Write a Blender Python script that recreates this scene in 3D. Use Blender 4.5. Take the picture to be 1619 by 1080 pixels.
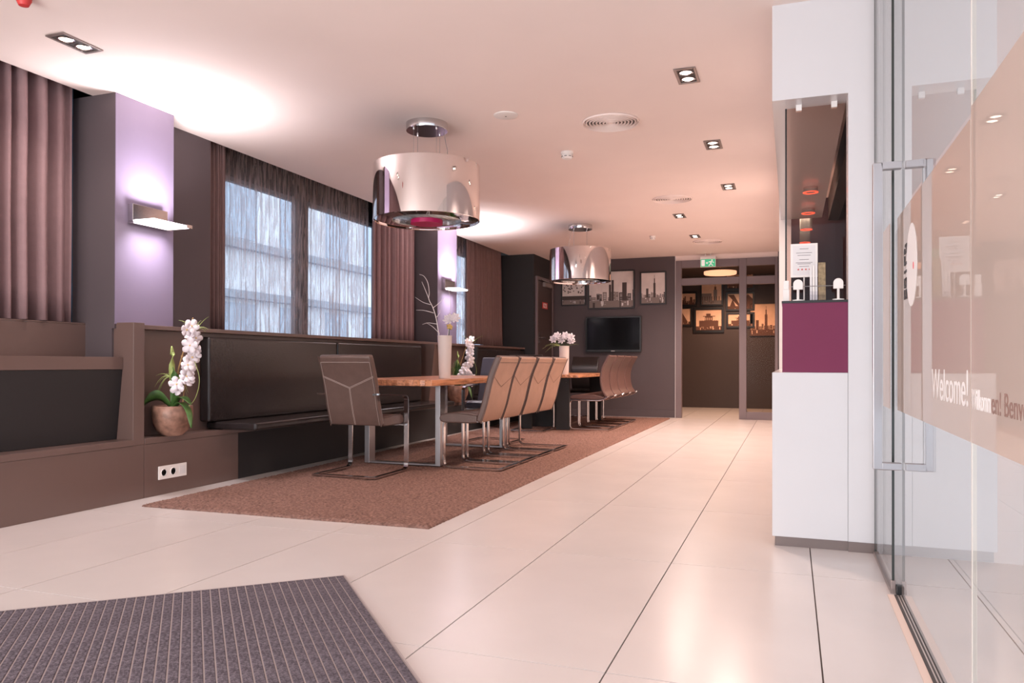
import bpy, bmesh, math, random
from mathutils import Vector, Matrix
random.seed(7)
R=math.radians; PI=math.pi
SC=bpy.context.scene
for o in list(bpy.data.objects): bpy.data.objects.remove(o)
COL=SC.collection

# ------------------------------------------------------------------ camera
cam_d=bpy.data.cameras.new('camera'); cam=bpy.data.objects.new('camera',cam_d); COL.objects.link(cam)
SC.camera=cam
cam_d.sensor_width=36; cam_d.lens=1212.2/1619*36; cam_d.shift_y=27.88/1619
cam_d.clip_start=.05; cam_d.clip_end=200
cam.location=(0,0,.875)
cam.matrix_world=Matrix.Translation((0,0,.875))@Matrix.Rotation(R(20.008),4,'Z')@Matrix.Rotation(R(90.286),4,'X')@Matrix.Rotation(R(.107),4,'Z')

# ------------------------------------------------------------------ world, lights, exposure
W=bpy.data.worlds.new('world'); SC.world=W; W.use_nodes=True
bg=W.node_tree.nodes['Background']; bg.inputs[0].default_value=(.80,.89,1,1); bg.inputs[1].default_value=2.1
SC.view_settings.view_transform='Standard'; SC.view_settings.look='None'
SC.view_settings.exposure=.03; SC.view_settings.gamma=1; SC.view_settings.use_curve_mapping=False
def area(name,loc,rot,sx,sy,power,col):
    d=bpy.data.lights.new(name,'AREA'); d.shape='RECTANGLE'; d.size=sx; d.size_y=sy; d.energy=power; d.color=col
    o=bpy.data.objects.new(name,d); COL.objects.link(o); o.location=loc; o.rotation_euler=rot; return o
area('entrance_daylight',(-2.9,-1.6,1.0),(R(122),0,R(-14)),2.9,1.8,190,(1,.96,.95))  # unseen fill light added behind the camera, tilted up to brighten the ceiling
def spot(name,loc,power,col,ang=150,blend=.8,size=.06,rot=(0,0,0)):
    d=bpy.data.lights.new(name,'SPOT'); d.energy=power; d.color=col; d.spot_size=R(ang); d.spot_blend=blend; d.shadow_soft_size=size
    o=bpy.data.objects.new(name,d); COL.objects.link(o); o.location=loc; o.rotation_euler=rot; return o
WARM=(1,.76,.65)

# ------------------------------------------------------------------ materials
def lin(c):
    return tuple((v/255/12.92 if v/255<=.04045 else ((v/255+.055)/1.055)**2.4) for v in c)+(1,)
def mat(name,col,rough=.5,metal=0,var=0,scale=8,bump=0,bscale=60,emit=0,ecol=None,spec=.5,coat=0,stretch=None):
    m=bpy.data.materials.new(name); m.use_nodes=True; nt=m.node_tree; b=nt.nodes['Principled BSDF']
    c=lin(col); b.inputs['Base Color'].default_value=c; b.inputs['Roughness'].default_value=rough
    b.inputs['Metallic'].default_value=metal; b.inputs['Specular IOR Level'].default_value=spec
    b.inputs['Coat Weight'].default_value=coat
    if emit: b.inputs['Emission Color'].default_value=lin(ecol or col); b.inputs['Emission Strength'].default_value=emit
    if var or bump:
        tc=nt.nodes.new('ShaderNodeTexCoord'); src=tc.outputs['Object']
        if stretch:
            mp=nt.nodes.new('ShaderNodeMapping'); mp.inputs['Scale'].default_value=stretch
            nt.links.new(src,mp.inputs[0]); src=mp.outputs[0]
    if var:
        n=nt.nodes.new('ShaderNodeTexNoise'); n.inputs['Scale'].default_value=scale; n.inputs['Detail'].default_value=5
        nt.links.new(src,n.inputs['Vector'])
        r=nt.nodes.new('ShaderNodeValToRGB'); e=r.color_ramp.elements
        e[0].position=.3; e[1].position=.7
        e[0].color=tuple(v*(1-var) for v in c[:3])+(1,); e[1].color=tuple(min(1,v*(1+var)) for v in c[:3])+(1,)
        nt.links.new(n.outputs['Fac'],r.inputs[0]); nt.links.new(r.outputs[0],b.inputs['Base Color'])
    if bump:
        n2=nt.nodes.new('ShaderNodeTexNoise'); n2.inputs['Scale'].default_value=bscale; n2.inputs['Detail'].default_value=4
        nt.links.new(src,n2.inputs['Vector'])
        bp=nt.nodes.new('ShaderNodeBump'); bp.inputs['Strength'].default_value=bump; bp.inputs['Distance'].default_value=.01
        nt.links.new(n2.outputs['Fac'],bp.inputs['Height']); nt.links.new(bp.outputs[0],b.inputs['Normal'])
    return m
def glassmat(name,tint=(1,1,1),ior=1.5,rough=0):
    m=bpy.data.materials.new(name); m.use_nodes=True; nt=m.node_tree; nt.nodes.clear()
    o=nt.nodes.new('ShaderNodeOutputMaterial'); mx=nt.nodes.new('ShaderNodeMixShader')
    f=nt.nodes.new('ShaderNodeFresnel'); f.inputs[0].default_value=ior
    t=nt.nodes.new('ShaderNodeBsdfTransparent'); t.inputs[0].default_value=tint+(1,)
    g=nt.nodes.new('ShaderNodeBsdfGlossy'); g.inputs['Roughness'].default_value=rough
    # the Fresnel of the outer face only: inner faces see ior inverted and would reflect totally
    geo=nt.nodes.new('ShaderNodeNewGeometry'); mul=nt.nodes.new('ShaderNodeMath'); mul.operation='MULTIPLY'
    inv=nt.nodes.new('ShaderNodeMath'); inv.operation='SUBTRACT'; inv.inputs[0].default_value=1
    nt.links.new(geo.outputs['Backfacing'],inv.inputs[1]); nt.links.new(inv.outputs[0],mul.inputs[0]); nt.links.new(f.outputs[0],mul.inputs[1])
    nt.links.new(mul.outputs[0],mx.inputs[0]); nt.links.new(t.outputs[0],mx.inputs[1]); nt.links.new(g.outputs[0],mx.inputs[2])
    nt.links.new(mx.outputs[0],o.inputs[0]); return m
def clothmat(name,col,alpha,streak,bumps=0):
    """sheer fabric: transparent threads gaps, translucent yarn, crinkled vertical streaks"""
    m=bpy.data.materials.new(name); m.use_nodes=True; nt=m.node_tree; nt.nodes.clear()
    o=nt.nodes.new('ShaderNodeOutputMaterial'); mx=nt.nodes.new('ShaderNodeMixShader'); m2=nt.nodes.new('ShaderNodeMixShader')
    t=nt.nodes.new('ShaderNodeBsdfTransparent'); d=nt.nodes.new('ShaderNodeBsdfDiffuse'); tr=nt.nodes.new('ShaderNodeBsdfTranslucent')
    c=lin(col); d.inputs[0].default_value=c; tr.inputs[0].default_value=c
    m2.inputs[0].default_value=.55
    nt.links.new(d.outputs[0],m2.inputs[1]); nt.links.new(tr.outputs[0],m2.inputs[2])
    tc=nt.nodes.new('ShaderNodeTexCoord'); mp=nt.nodes.new('ShaderNodeMapping'); mp.inputs['Scale'].default_value=(1,34,2.2)
    n=nt.nodes.new('ShaderNodeTexNoise'); n.inputs['Scale'].default_value=1.6; n.inputs['Detail'].default_value=6; n.inputs['Distortion'].default_value=1.2
    nt.links.new(tc.outputs['Object'],mp.inputs[0]); nt.links.new(mp.outputs[0],n.inputs['Vector'])
    mr=nt.nodes.new('ShaderNodeMapRange'); mr.inputs[1].default_value=.36; mr.inputs[2].default_value=.64
    mr.inputs[3].default_value=alpha-streak; mr.inputs[4].default_value=alpha+streak
    nt.links.new(n.outputs['Fac'],mr.inputs[0]); nt.links.new(mr.outputs[0],mx.inputs[0])
    nt.links.new(t.outputs[0],mx.inputs[1]); nt.links.new(m2.outputs[0],mx.inputs[2]); nt.links.new(mx.outputs[0],o.inputs[0]); return m

M={}
M['ceil']=mat('ceiling_plaster',(243,226,219),.75,var=.015,scale=2)
M['white']=mat('white_lacquer',(212,210,212),.22,var=.01,scale=1,coat=.2)
M['whitewall']=mat('white_wall_paint',(224,219,218),.6)
M['tile']=mat('porcelain_tile',(214,205,201),.23,var=.035,scale=2.2,spec=.5)
M['grout']=mat('grey_grout',(88,76,72),.8)
M['dwall']=mat('dark_mauve_paint',(82,71,74),.62,var=.03,scale=2)
M['bwall']=mat('dark_brown_paint',(68,56,54),.6,var=.04,scale=2)
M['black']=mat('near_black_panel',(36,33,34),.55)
M['pillar']=mat('lavender_grey_paint',(120,107,128),.5)  # pillar fronts: wall-lamp light put into a paler colour than the sides
M['lacq']=mat('brown_grey_lacquer',(104,83,77),.3,var=.04,scale=1.5,bump=.04,bscale=14)
M['leather']=mat('brown_leather',(96,75,68),.42,var=.08,scale=14,bump=.12,bscale=90)
M['tan']=mat('tan_leather',(158,119,98),.5,var=.08,scale=9,bump=.15,bscale=30)  # brown leather with the light on the chair rears put into its colour
M['seamd']=mat('dark_stitch_thread',(70,50,42),.7)
M['leatherd']=mat('dark_leather',(42,36,36),.24,var=.06,scale=10,bump=.08,bscale=70)
M['leatherb']=mat('slate_leather',(84,84,98),.38,var=.06,scale=10)
M['leatherr']=mat('reddish_brown_leather',(96,68,62),.45,var=.06,scale=12)
M['seam']=mat('pale_stitch_thread',(176,158,150),.6)
M['chrome']=mat('polished_chrome',(206,202,202),.14,1)
M['steel']=mat('brushed_steel',(172,168,170),.34,1,bump=.03,bscale=200,stretch=(1,1,.05))
M['mirror']=mat('mirror_foil',(232,224,222),.035,1)
M['crystal']=mat('streaked_crystal_glass',(196,208,214),.12,.7,var=.55,scale=9,stretch=(9,.6,1),bump=.5,bscale=12)  # reflection of the sheer curtains put into the colour as streaks
M['magenta']=mat('magenta_shade',(176,24,84),.35)  # colour of a reflection inside the front drum
M['rug']=mat('brown_wool_pile',(130,100,90),.95,var=.42,scale=60,spec=.1)
M['fabric']=mat('mauve_brown_drape',(120,93,89),.8,var=.05,scale=20,bump=.1,bscale=200)
M['fabric2']=mat('light_mauve_drape',(142,113,114),.8,var=.05,scale=20,bump=.1,bscale=200)
M['wframe']=mat('grey_window_frame',(110,112,120),.5)
M['black_gloss']=mat('black_glass_screen',(14,14,16),.1,spec=.25)
M['blackp']=mat('black_plastic',(28,27,28),.35)
M['pframe']=mat('black_wood_frame',(30,27,28),.4)
M['plum']=mat('plum_panel',(118,46,78),.5,spec=.25,var=.03,scale=1.5)
M['plumd']=mat('dark_plum_wall',(66,34,44),.6)
M['dframe']=mat('taupe_metal_frame',(112,96,98),.4)
M['edge']=mat('dark_glass_edge',(52,56,54),.2)
M['edgel']=mat('pale_glass_edge',(226,222,214),.2)
M['lampglow']=mat('lit_glass',(255,248,244),.3,emit=5.5,ecol=(255,246,248))
M['bulb']=mat('lit_reflector_bulb',(255,240,226),.3,emit=8,ecol=(255,232,214))
M['ring']=mat('glowing_orange_rim',(255,120,90),.4,emit=1.6,ecol=(255,96,70))
M['disc']=mat('lit_lamp_disc',(255,200,160),.4,emit=1.3,ecol=(255,196,158))
M['greyd']=mat('grey_trim_metal',(150,136,132),.4,.6)
M['plastic']=mat('white_plastic',(238,232,228),.4)
M['slot']=mat('dark_slot',(70,62,60),.6)
M['kick']=mat('brushed_kickplate',(128,114,110),.35,.7)
M['petal']=mat('white_petal',(226,216,220),.6)
M['petalc']=mat('yellow_petal_centre',(214,178,110),.6)
M['leaf']=mat('green_leaf',(70,104,48),.45,var=.3,scale=20)
M['leafp']=mat('pale_green_blade',(164,178,104),.5,var=.2,scale=20)
M['stem']=mat('tan_stem',(164,128,84),.6)
M['pot']=mat('copper_glazed_pot',(142,106,90),.42,.15,var=.4,scale=22,bump=.25,bscale=30)
M['vase']=mat('matt_white_vase',(214,200,194),.5)
M['twig']=mat('bleached_twig',(222,214,212),.7)
M['matc']=mat('charcoal_ribbed_carpet',(104,96,103),.95,var=.55,scale=110,bump=.6,bscale=300,spec=.1)
M['mate']=mat('mat_aluminium',(168,155,152),.5,0)
M['green']=mat('lit_green_sign',(70,190,140),.5,emit=.35,ecol=(70,200,150))
M['signw']=mat('white_sign_print',(240,240,236),.5,emit=.35,ecol=(240,244,240))
M['red']=mat('red_sign',(200,60,58),.5)
M['paper']=mat('white_paper',(226,222,222),.7)
M['ink']=mat('grey_ink',(120,112,114),.7)
M['inkd']=mat('dark_print',(74,64,62),.7)
M['inkm']=mat('mid_print',(134,122,118),.7)
M['sky']=mat('pale_print_sky',(216,206,202),.6,var=.12,scale=5)
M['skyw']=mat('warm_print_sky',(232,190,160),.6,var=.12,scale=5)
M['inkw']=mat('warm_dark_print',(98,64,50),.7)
M['frost']=None
M['wbrown']=mat('brown_lettering',(150,118,108),.5)
M['wwhite']=mat('white_lettering',(244,240,238),.5)
M['wblack']=mat('black_lettering',(36,34,36),.5)
M['pink']=mat('pink_dot',(236,120,124),.5)
M['facade']=mat('pale_render_facade',(238,240,244),.8,var=.06,scale=1)
M['facw']=mat('facade_window_glass',(186,198,212),.3)
M['facl']=mat('facade_ledge',(176,182,192),.8)
M['maps']=mat('map_cover_paper',(150,130,100),.6,var=.3,scale=60)
M['beige']=mat('beige_soffit',(224,200,186),.6)
M['gold']=mat('gold_drape',(168,140,84),.6,var=.2,scale=10)
M['glass']=glassmat('clear_glass',(.985,.985,.98),1.62)
M['smoke']=mat('smoky_tube_glass',(150,162,158),.15); M['smoke'].node_tree.nodes['Principled BSDF'].inputs['Alpha'].default_value=.5
M['wglass']=glassmat('window_glass',(.95,.97,1),1.3)
M['dglass']=glassmat('door_glass',(.92,.88,.84),1.15,.13)
M['spane']=glassmat('tinted_screen_glass',(.85,.75,.71),1.3)
M['acryl']=glassmat('clear_acrylic',(.9,.9,.92),1.3)
M['sheer']=clothmat('grey_sheer_voile',(196,176,172),.42,.22)
M['sheerb']=clothmat('blue_sheer_voile',(86,128,160),.8,.1)
def frostmat():
    m=bpy.data.materials.new('frosted_film'); m.use_nodes=True; nt=m.node_tree; nt.nodes.clear()
    o=nt.nodes.new('ShaderNodeOutputMaterial'); a=nt.nodes.new('ShaderNodeMixShader'); b=nt.nodes.new('ShaderNodeMixShader'); g=nt.nodes.new('ShaderNodeMixShader')
    d=nt.nodes.new('ShaderNodeBsdfDiffuse'); t=nt.nodes.new('ShaderNodeBsdfTranslucent'); tp=nt.nodes.new('ShaderNodeBsdfTransparent'); gl=nt.nodes.new('ShaderNodeBsdfGlossy')
    d.inputs[0].default_value=lin((232,214,204)); t.inputs[0].default_value=lin((238,220,208)); gl.inputs['Roughness'].default_value=.02
    a.inputs[0].default_value=.45; b.inputs[0].default_value=.14
    f=nt.nodes.new('ShaderNodeFresnel'); f.inputs[0].default_value=1.16
    L=nt.links.new
    L(d.outputs[0],a.inputs[1]); L(t.outputs[0],a.inputs[2]); L(a.outputs[0],b.inputs[1]); L(tp.outputs[0],b.inputs[2])
    L(f.outputs[0],g.inputs[0]); L(b.outputs[0],g.inputs[1]); L(gl.outputs[0],g.inputs[2]); L(g.outputs[0],o.inputs[0]); return m
M['frost']=frostmat()
def woodmat():
    m=bpy.data.materials.new('live_edge_oak'); m.use_nodes=True; nt=m.node_tree; b=nt.nodes['Principled BSDF']; L=nt.links.new
    tc=nt.nodes.new('ShaderNodeTexCoord'); mp=nt.nodes.new('ShaderNodeMapping'); mp.inputs['Scale'].default_value=(14,1.2,20)
    n=nt.nodes.new('ShaderNodeTexNoise'); n.inputs['Scale'].default_value=1.5; n.inputs['Detail'].default_value=7; n.inputs['Distortion'].default_value=1.5
    r=nt.nodes.new('ShaderNodeValToRGB'); e=r.color_ramp.elements; e[0].position=.32; e[1].position=.55
    e[0].color=lin((128,78,54)); e[1].color=lin((206,142,104))
    L(tc.outputs['Object'],mp.inputs[0]); L(mp.outputs[0],n.inputs['Vector']); L(n.outputs['Fac'],r.inputs[0]); L(r.outputs[0],b.inputs['Base Color'])
    b.inputs['Roughness'].default_value=.35; return m
M['wood']=woodmat()

# ------------------------------------------------------------------ mesh builder
class MB:
    def __init__(s): s.v=[]; s.f=[]; s.mi=[]; s.m=0; s.sm=[]
    def add(s,vs,fs,smooth=False):
        k=len(s.v); s.v+= [tuple(p) for p in vs]
        for f in fs: s.f.append(tuple(i+k for i in f)); s.mi.append(s.m); s.sm.append(smooth)
        return s
    def box(s,x0,x1,y0,y1,z0,z1):
        vs=[(x,y,z) for z in(z0,z1) for y in(y0,y1) for x in(x0,x1)]
        return s.add(vs,[(0,2,3,1),(4,5,7,6),(0,1,5,4),(2,6,7,3),(0,4,6,2),(1,3,7,5)])
    def prism(s,pts,axis,a,b):
        """polygon pts (2D) extruded along axis from a to b; axis x: pts=(y,z); y: (x,z); z: (x,y)"""
        def P(p,t): return (t,p[0],p[1]) if axis=='x' else ((p[0],t,p[1]) if axis=='y' else (p[0],p[1],t))
        n=len(pts); vs=[P(p,a) for p in pts]+[P(p,b) for p in pts]
        return s.add(vs,[tuple(range(n))[::-1],tuple(range(n,2*n))]+[(i,(i+1)%n,n+(i+1)%n,n+i) for i in range(n)])
    def tube(s,pts,r,n=8,r2=None):
        pts=[Vector(p) for p in pts]; N=len(pts); vs=[]; fs=[]
        t=(pts[1]-pts[0]).normalized(); u=t.orthogonal().normalized()
        for i,p in enumerate(pts):
            t=(pts[min(i+1,N-1)]-pts[max(i-1,0)]).normalized()
            u=(u-t*u.dot(t)).normalized(); w=t.cross(u)
            rr=r if r2 is None else r+(r2-r)*i/(N-1)
            for k in range(n):
                a=2*PI*k/n; vs.append(p+(u*math.cos(a)+w*math.sin(a))*rr)
        for i in range(N-1):
            for k in range(n): fs.append((i*n+k,i*n+(k+1)%n,(i+1)*n+(k+1)%n,(i+1)*n+k))
        fs.append(tuple(range(n))[::-1]); fs.append(tuple((N-1)*n+k for k in range(n)))
        return s.add(vs,fs,True)
    def bar(s,pts,wdir,w,t):
        """flat bar: width w along the fixed direction wdir, thickness t, mitred"""
        pts=[Vector(p) for p in pts]; wd=Vector(wdir).normalized(); N=len(pts); vs=[]; fs=[]
        for i,p in enumerate(pts):
            a=(pts[i]-pts[i-1]).normalized() if i else (pts[1]-pts[0]).normalized()
            b=(pts[i+1]-pts[i]).normalized() if i<N-1 else a
            na=wd.cross(a).normalized(); nb=wd.cross(b).normalized(); nn=(na+nb).normalized(); k=1/max(.3,nn.dot(na))
            for sx,sy in((-1,-1),(1,-1),(1,1),(-1,1)): vs.append(p+wd*(sx*w/2)+nn*(sy*t/2*k))
        for i in range(N-1):
            for k in range(4): fs.append((i*4+k,i*4+(k+1)%4,(i+1)*4+(k+1)%4,(i+1)*4+k))
        fs.append((3,2,1,0)); fs.append(tuple((N-1)*4+k for k in range(4)))
        return s.add(vs,fs)
    def lathe(s,prof,n=32,c=(0,0,0),cap=True):
        vs=[];fs=[];m=len(prof)
        for k in range(n):
            a=2*PI*k/n
            for r,z in prof: vs.append((c[0]+r*math.cos(a),c[1]+r*math.sin(a),c[2]+z))
        for k in range(n):
            k2=(k+1)%n
            for j in range(m-1): fs.append((k*m+j,k2*m+j,k2*m+j+1,k*m+j+1))
        if cap:
            if prof[0][0]>1e-6: fs.append(tuple(k*m for k in range(n))[::-1])
            if prof[-1][0]>1e-6: fs.append(tuple(k*m+m-1 for k in range(n)))
        return s.add(vs,fs,True)
    def build(s,name,mats,parent=None,bevel=0,seg=2,sub=0,solid=0,auto=True):
        me=bpy.data.meshes.new(name); me.from_pydata(s.v,[],s.f)
        for m in (mats if isinstance(mats,(list,tuple)) else [mats]): me.materials.append(m if not isinstance(m,str) else M[m])
        for p,mi,sm in zip(me.polygons,s.mi,s.sm): p.material_index=mi; p.use_smooth=sm
        bm=bmesh.new(); bm.from_mesh(me); bmesh.ops.remove_doubles(bm,verts=bm.verts,dist=1e-6)
        bmesh.ops.recalc_face_normals(bm,faces=bm.faces)
        for e in bm.edges:
            if len(e.link_faces)==2 and e.calc_face_angle(0)>R(38): e.smooth=False
        bm.to_mesh(me); bm.free()
        o=bpy.data.objects.new(name,me); COL.objects.link(o)
        if parent is not None: o.parent=parent
        if solid:
            md=o.modifiers.new('solid','SOLIDIFY'); md.thickness=solid
        if bevel:
            md=o.modifiers.new('bevel','BEVEL'); md.width=bevel; md.segments=seg; md.limit_method='ANGLE'; md.angle_limit=R(40)
        if sub:
            md=o.modifiers.new('sub','SUBSURF'); md.levels=sub; md.render_levels=sub
        return o
def tag(o,label,cat,group=None):
    o['label']=label; o['category']=cat
    if group: o['group']=group
    return o
def thing(name,label,cat,loc=(0,0,0),rz=0,group=None):
    o=bpy.data.objects.new(name,None); COL.objects.link(o); o.location=loc; o.rotation_euler=(0,0,rz); o.empty_display_size=.1
    return tag(o,label,cat,group)
def struct(o): o['kind']='structure'; return o
def B(*a): return MB().box(*a)
def copy_tree(o,parent=None):
    c=o.copy(); COL.objects.link(c); c.parent=parent
    for ch in list(o.children): copy_tree(ch,c)
    return c
def fillet(pts,r,n=4):
    pts=[Vector(p) for p in pts]; out=[pts[0]]
    for i in range(1,len(pts)-1):
        a,b,c=pts[i-1],pts[i],pts[i+1]; d1=(a-b); d2=(c-b); rr=min(r,d1.length*.49,d2.length*.49)
        p=b+d1.normalized()*rr; q=b+d2.normalized()*rr
        for k in range(n+1):
            t=k/n; out.append(p*(1-t)**2+b*2*t*(1-t)+q*t*t)
    out.append(pts[-1]); return out
def smoothpts(pts,n=6):
    pts=[Vector(p) for p in pts]; out=[]
    P=[2*pts[0]-pts[1]]+pts+[2*pts[-1]-pts[-2]]
    for i in range(1,len(P)-2):
        for k in range(n):
            t=k/n; a,b,c,d=P[i-1],P[i],P[i+1],P[i+2]
            out.append(.5*((2*b)+(c-a)*t+(2*a-5*b+4*c-d)*t*t+(3*b-a-3*c+d)*t**3))
    out.append(pts[-1]); return out

CZ=2.60   # ceiling height
# ------------------------------------------------------------------ floor with real tiles
flo=struct(B(-6,6,-3,16.5,-.10,-.006).build('floor','grout'))
TX,TY=.5765,1.2665
me0=None
for i in range(-8,5):
    for j in range(-3,11):
        x0=.083+i*TX; y0=2.131+j*TY
        if x0+TX<-4.6 or x0>2.6 or y0>15.2: continue
        if me0 is None:
            t=B(0,TX-.0048,0,TY-.0048,-.006,0).build('tile','tile',flo); me0=t.data
        else:
            t=bpy.data.objects.new('tile',me0); COL.objects.link(t); t.parent=flo
        t.location=(x0+.0024,y0+.0024,0)
# ------------------------------------------------------------------ ceiling
cb=MB(); cb.box(-4.25,3.2,-2.2,12.5,CZ,CZ+.15); cb.box(-4.065,-4.25,3.73,4.21,CZ-.0005,CZ)
struct(cb.build('ceiling','ceil'))
struct(B(-4.75,-4.25,-2.2,12.5,2.74,2.8).build('trim_1','black'))       # top of the curtain slot
# ------------------------------------------------------------------ left wall with window openings
wl=MB(); WX0,WX1=-4.56,-4.5; SILL,LIN=1.10,2.47
wl.box(WX0,WX1,-2.2,12.6,0,SILL); wl.box(WX0,WX1,-2.2,12.6,LIN,2.8)
wins=[(.6,3.55),(5.2,6.29),(6.42,7.80),(9.15,11.1)]
ys=-2.2
for a,b in wins: wl.box(WX0,WX1,ys,a,SILL,LIN); ys=b
wl.box(WX0,WX1,ys,12.6,SILL,LIN)
struct(wl.build('wall_left','black'))
for k,(a,b) in enumerate([(5.2,6.29),(6.42,7.80),(9.15,11.1),(.6,3.55)]):
    wf=MB(); 
    for (c,d,e,f) in((a,a+.04,SILL,LIN),(b-.04,b,SILL,LIN),(a+.04,b-.04,SILL,SILL+.04),(a+.04,b-.04,LIN-.04,LIN)): wf.box(-4.558,-4.51,c,d,e,f)
    w=struct(wf.build('window_%d'%(k+1),'wframe'))
    g=B(-4.54,-4.532,a+.04,b-.04,SILL+.04,LIN-.04).build('glass_pane','wglass',w)
# flush wall pieces and pillars
struct(B(-4.5,-4.25,4.215,4.80,0,CZ+.13).build('wall_pier_near','dwall'))
for nm,ya,yb in(('near',3.725,4.213),('far',8.47,9.03)):
    q=MB(); q.box(-4.5,-4.055,ya,yb,1.092,CZ-.001); q.box(-4.5,-4.075,ya,yb,0,1.092); q=struct(q.build('wall_pillar_'+nm,'dwall'))
    B(-4.0549,-4.05,ya,yb,1.12,CZ-.001).build('painted_face','pillar',q)  # front slab holding the lamp-lit tone of the dark pillar
struct(B(-4.5,-3.82,11.5,12.5,0,CZ-.001).build('wall_corner_far','black'))
# ------------------------------------------------------------------ back wall
wb=MB(); wb.box(-3.82,-1.757,12.5,12.62,0,CZ); struct(wb.build('wall_back','dwall'))
struct(B(-1.757,-1.745,12.49,12.62,0,CZ).build('trim_2','whitewall'))
struct(B(-3.82,-1.757,12.486,12.5,0,.115).build('baseboard_back','dwall',bevel=.003))
struct(B(-1.745,-.19,12.5,12.62,2.52,CZ).build('wall_above_door','ceil'))
# door frame (glazed partition)
DF=struct(B(-1.745,-1.652,12.47,12.57,0,2.52).build('door_1','dframe',bevel=.003))
def fr(a,b,c,d,n='frame_rail',m='dframe',y0=12.47,y1=12.57): return B(a,b,y0,y1,c,d).build(n,m,DF,bevel=.003)
fr(-.765,-.655,0,2.52,'frame_post'); fr(-.235,-.19,0,2.52,'frame_post')
fr(-1.652,-.765,2.40,2.52); fr(-.655,-.235,2.40,2.52)
fr(-1.652,-.765,2.125,2.235); fr(-.655,-.235,2.11,2.235)
fr(-.655,-.235,0,.12)
for a,b,c,d in((-1.652,-.765,2.235,2.40),(-.655,-.235,2.235,2.40),(-.655,-.235,.12,2.11)):
    B(a,b,12.515,12.523,c,d).build('glass_pane','dglass',DF)
# corridor behind
CY=15.55
struct(B(-3.2,3.0,CY,CY+.1,0,CZ).build('wall_corridor_far','bwall'))
struct(B(-3.2,-3.1,12.62,CY,0,CZ).build('wall_corridor_left','bwall'))
struct(B(2.9,3.0,12.62,CY,0,CZ).build('wall_corridor_right','bwall'))
struct(B(-3.2,3.0,12.62,CY,CZ,CZ+.1).build('ceiling_corridor','bwall'))
struct(B(-.19,3.0,12.5,12.62,0,CZ).build('wall_back_right','dwall'))
# right side: passage wall, soffit, white front wall
struct(B(-.10,0.0,7.15,12.5,0,CZ).build('wall_right','whitewall'))
sf=MB(); sf.box(-.086,.25,3.897,7.15,2.14,CZ); so=struct(sf.build('trim_3','white'))
wf=MB(); wf.box(.25,3.2,3.897,4.02,0,CZ); struct(wf.build('wall_front_white','white'))
B(.45,.452,3.8955,3.897,.0,CZ).build('panel_joint','kick',so) if False else None
struct(B(.3,2.9,8.6,8.7,0,CZ).build('wall_reception_back','plumd'))
struct(B(0,.3,8.6,8.7,0,CZ).build('wall_reception_end','plumd'))
struct(B(1.6,1.7,4.02,8.6,0,CZ).build('wall_reception_right','bwall'))
struct(B(.36,.46,4.02,8.6,2.36,CZ-.002).build('trim_4','bwall'))       # dark beam
# open ceiling above street side: beyond the glass stays open to daylight
# ------------------------------------------------------------------ reception counter
rc=thing('reception_counter','white reception counter block with plum panel on top beside the glass door','counter',(.08,3.9,0))
def part(mb,name,m,root,**k):
    o=mb.build(name,m,root,**k); o.location=-root.location if root.rotation_euler.z==0 else (0,0,0); return o
part(B(-.086,.249,3.897,7.14,.046,.832),'body','white',rc,bevel=.002)
part(B(-.073,.36,3.905,7.1,0,.046),'kickplate','kick',rc)
part(B(-.04,.249,3.897,3.93,.833,1.163),'plum_panel','plum',rc)
part(B(-.043,.249,3.893,4.35,1.163,1.174),'black_shelf','blackp',rc)
struct(B(.25,.364,3.890,3.8965,0,.046).build('baseboard_front','kick'))
gs=thing('glass_screen','tall clear glass screen clipped between the plum counter and the white soffit','glass',(.1,3.96,1.174))
part(B(-.02,.245,4.006,4.014,1.176,2.128),'pane','spane',gs)
part(B(-.028,-.02,4.002,4.018,1.176,2.128),'edge_strip','blackp',gs)
for x in(.035,.195): part(B(x-.013,x+.013,3.995,4.025,2.112,2.14),'clip','plastic',gs)
part(B(-.038,-.008,3.925,3.95,1.175,1.232).prism([(-.036,1.232),(-.010,1.232),(-.010,1.275),(-.036,1.275)],'y',3.930,3.945),'bracket','plastic',gs,bevel=.003)
part(MB().tube([(-.02,3.935,1.245),(.24,3.935,1.245)],.0016,6),'wire','steel',gs)
def dome(x,label):
    t=thing('counter_holder',label,'holder',(x,3.925,1.174))
    MB().lathe([(.026,0),(.026,.006),(.008,.008)],20).build('base','plastic',t)
    MB().tube([(0,0,.006),(0,0,.062)],.006,8).build('stem','plastic',t)
    pts=[(-.022,.055)]+[(-.022*math.cos(a),.082+.022*math.sin(a)) for a in [PI*k/12 for k in range(13)]]+[(.022,.055)]
    MB().prism(pts,'y',-.006,.006).build('head','plastic',t,bevel=.002)
dome(.031,'small white round-topped holder on the black counter shelf left of the brochures')
dome(.209,'small white round-topped holder on the black counter shelf right of the brochures')
# certificate
ct=thing('framed_certificate','white framed certificate with four red stars behind the reception glass','certificate',(.059,3.985,1.175))
ct.rotation_euler=(R(-2),0,R(1))
B(-.062,.062,0,.006,.12,.285).build('frame','plastic',ct,bevel=.002)
B(-.052,.052,-.001,0,.13,.275).build('paper','paper',ct)
tx=MB()
for z,w in((.258,.02),(.238,.036),(.226,.03),(.205,.022),(.190,.038),(.184,.03),(.172,.022)): tx.box(-w,w,-.0018,-.001,z,z+.0022)
tx.build('print_lines','ink',ct)
tx=MB()
for k in range(4):
    x=-.026+k*.017; pts=[]
    for a in range(10):
        r=.006 if a%2==0 else .0026; pts.append((x+r*math.sin(a*PI/5),.158+r*math.cos(a*PI/5)))
    tx.prism(pts,'y',-.0018,-.001)
tx.build('red_stars','red',ct)
B(-.003,.003,.006,.012,0,.2).build('stand','plastic',ct)
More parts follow.
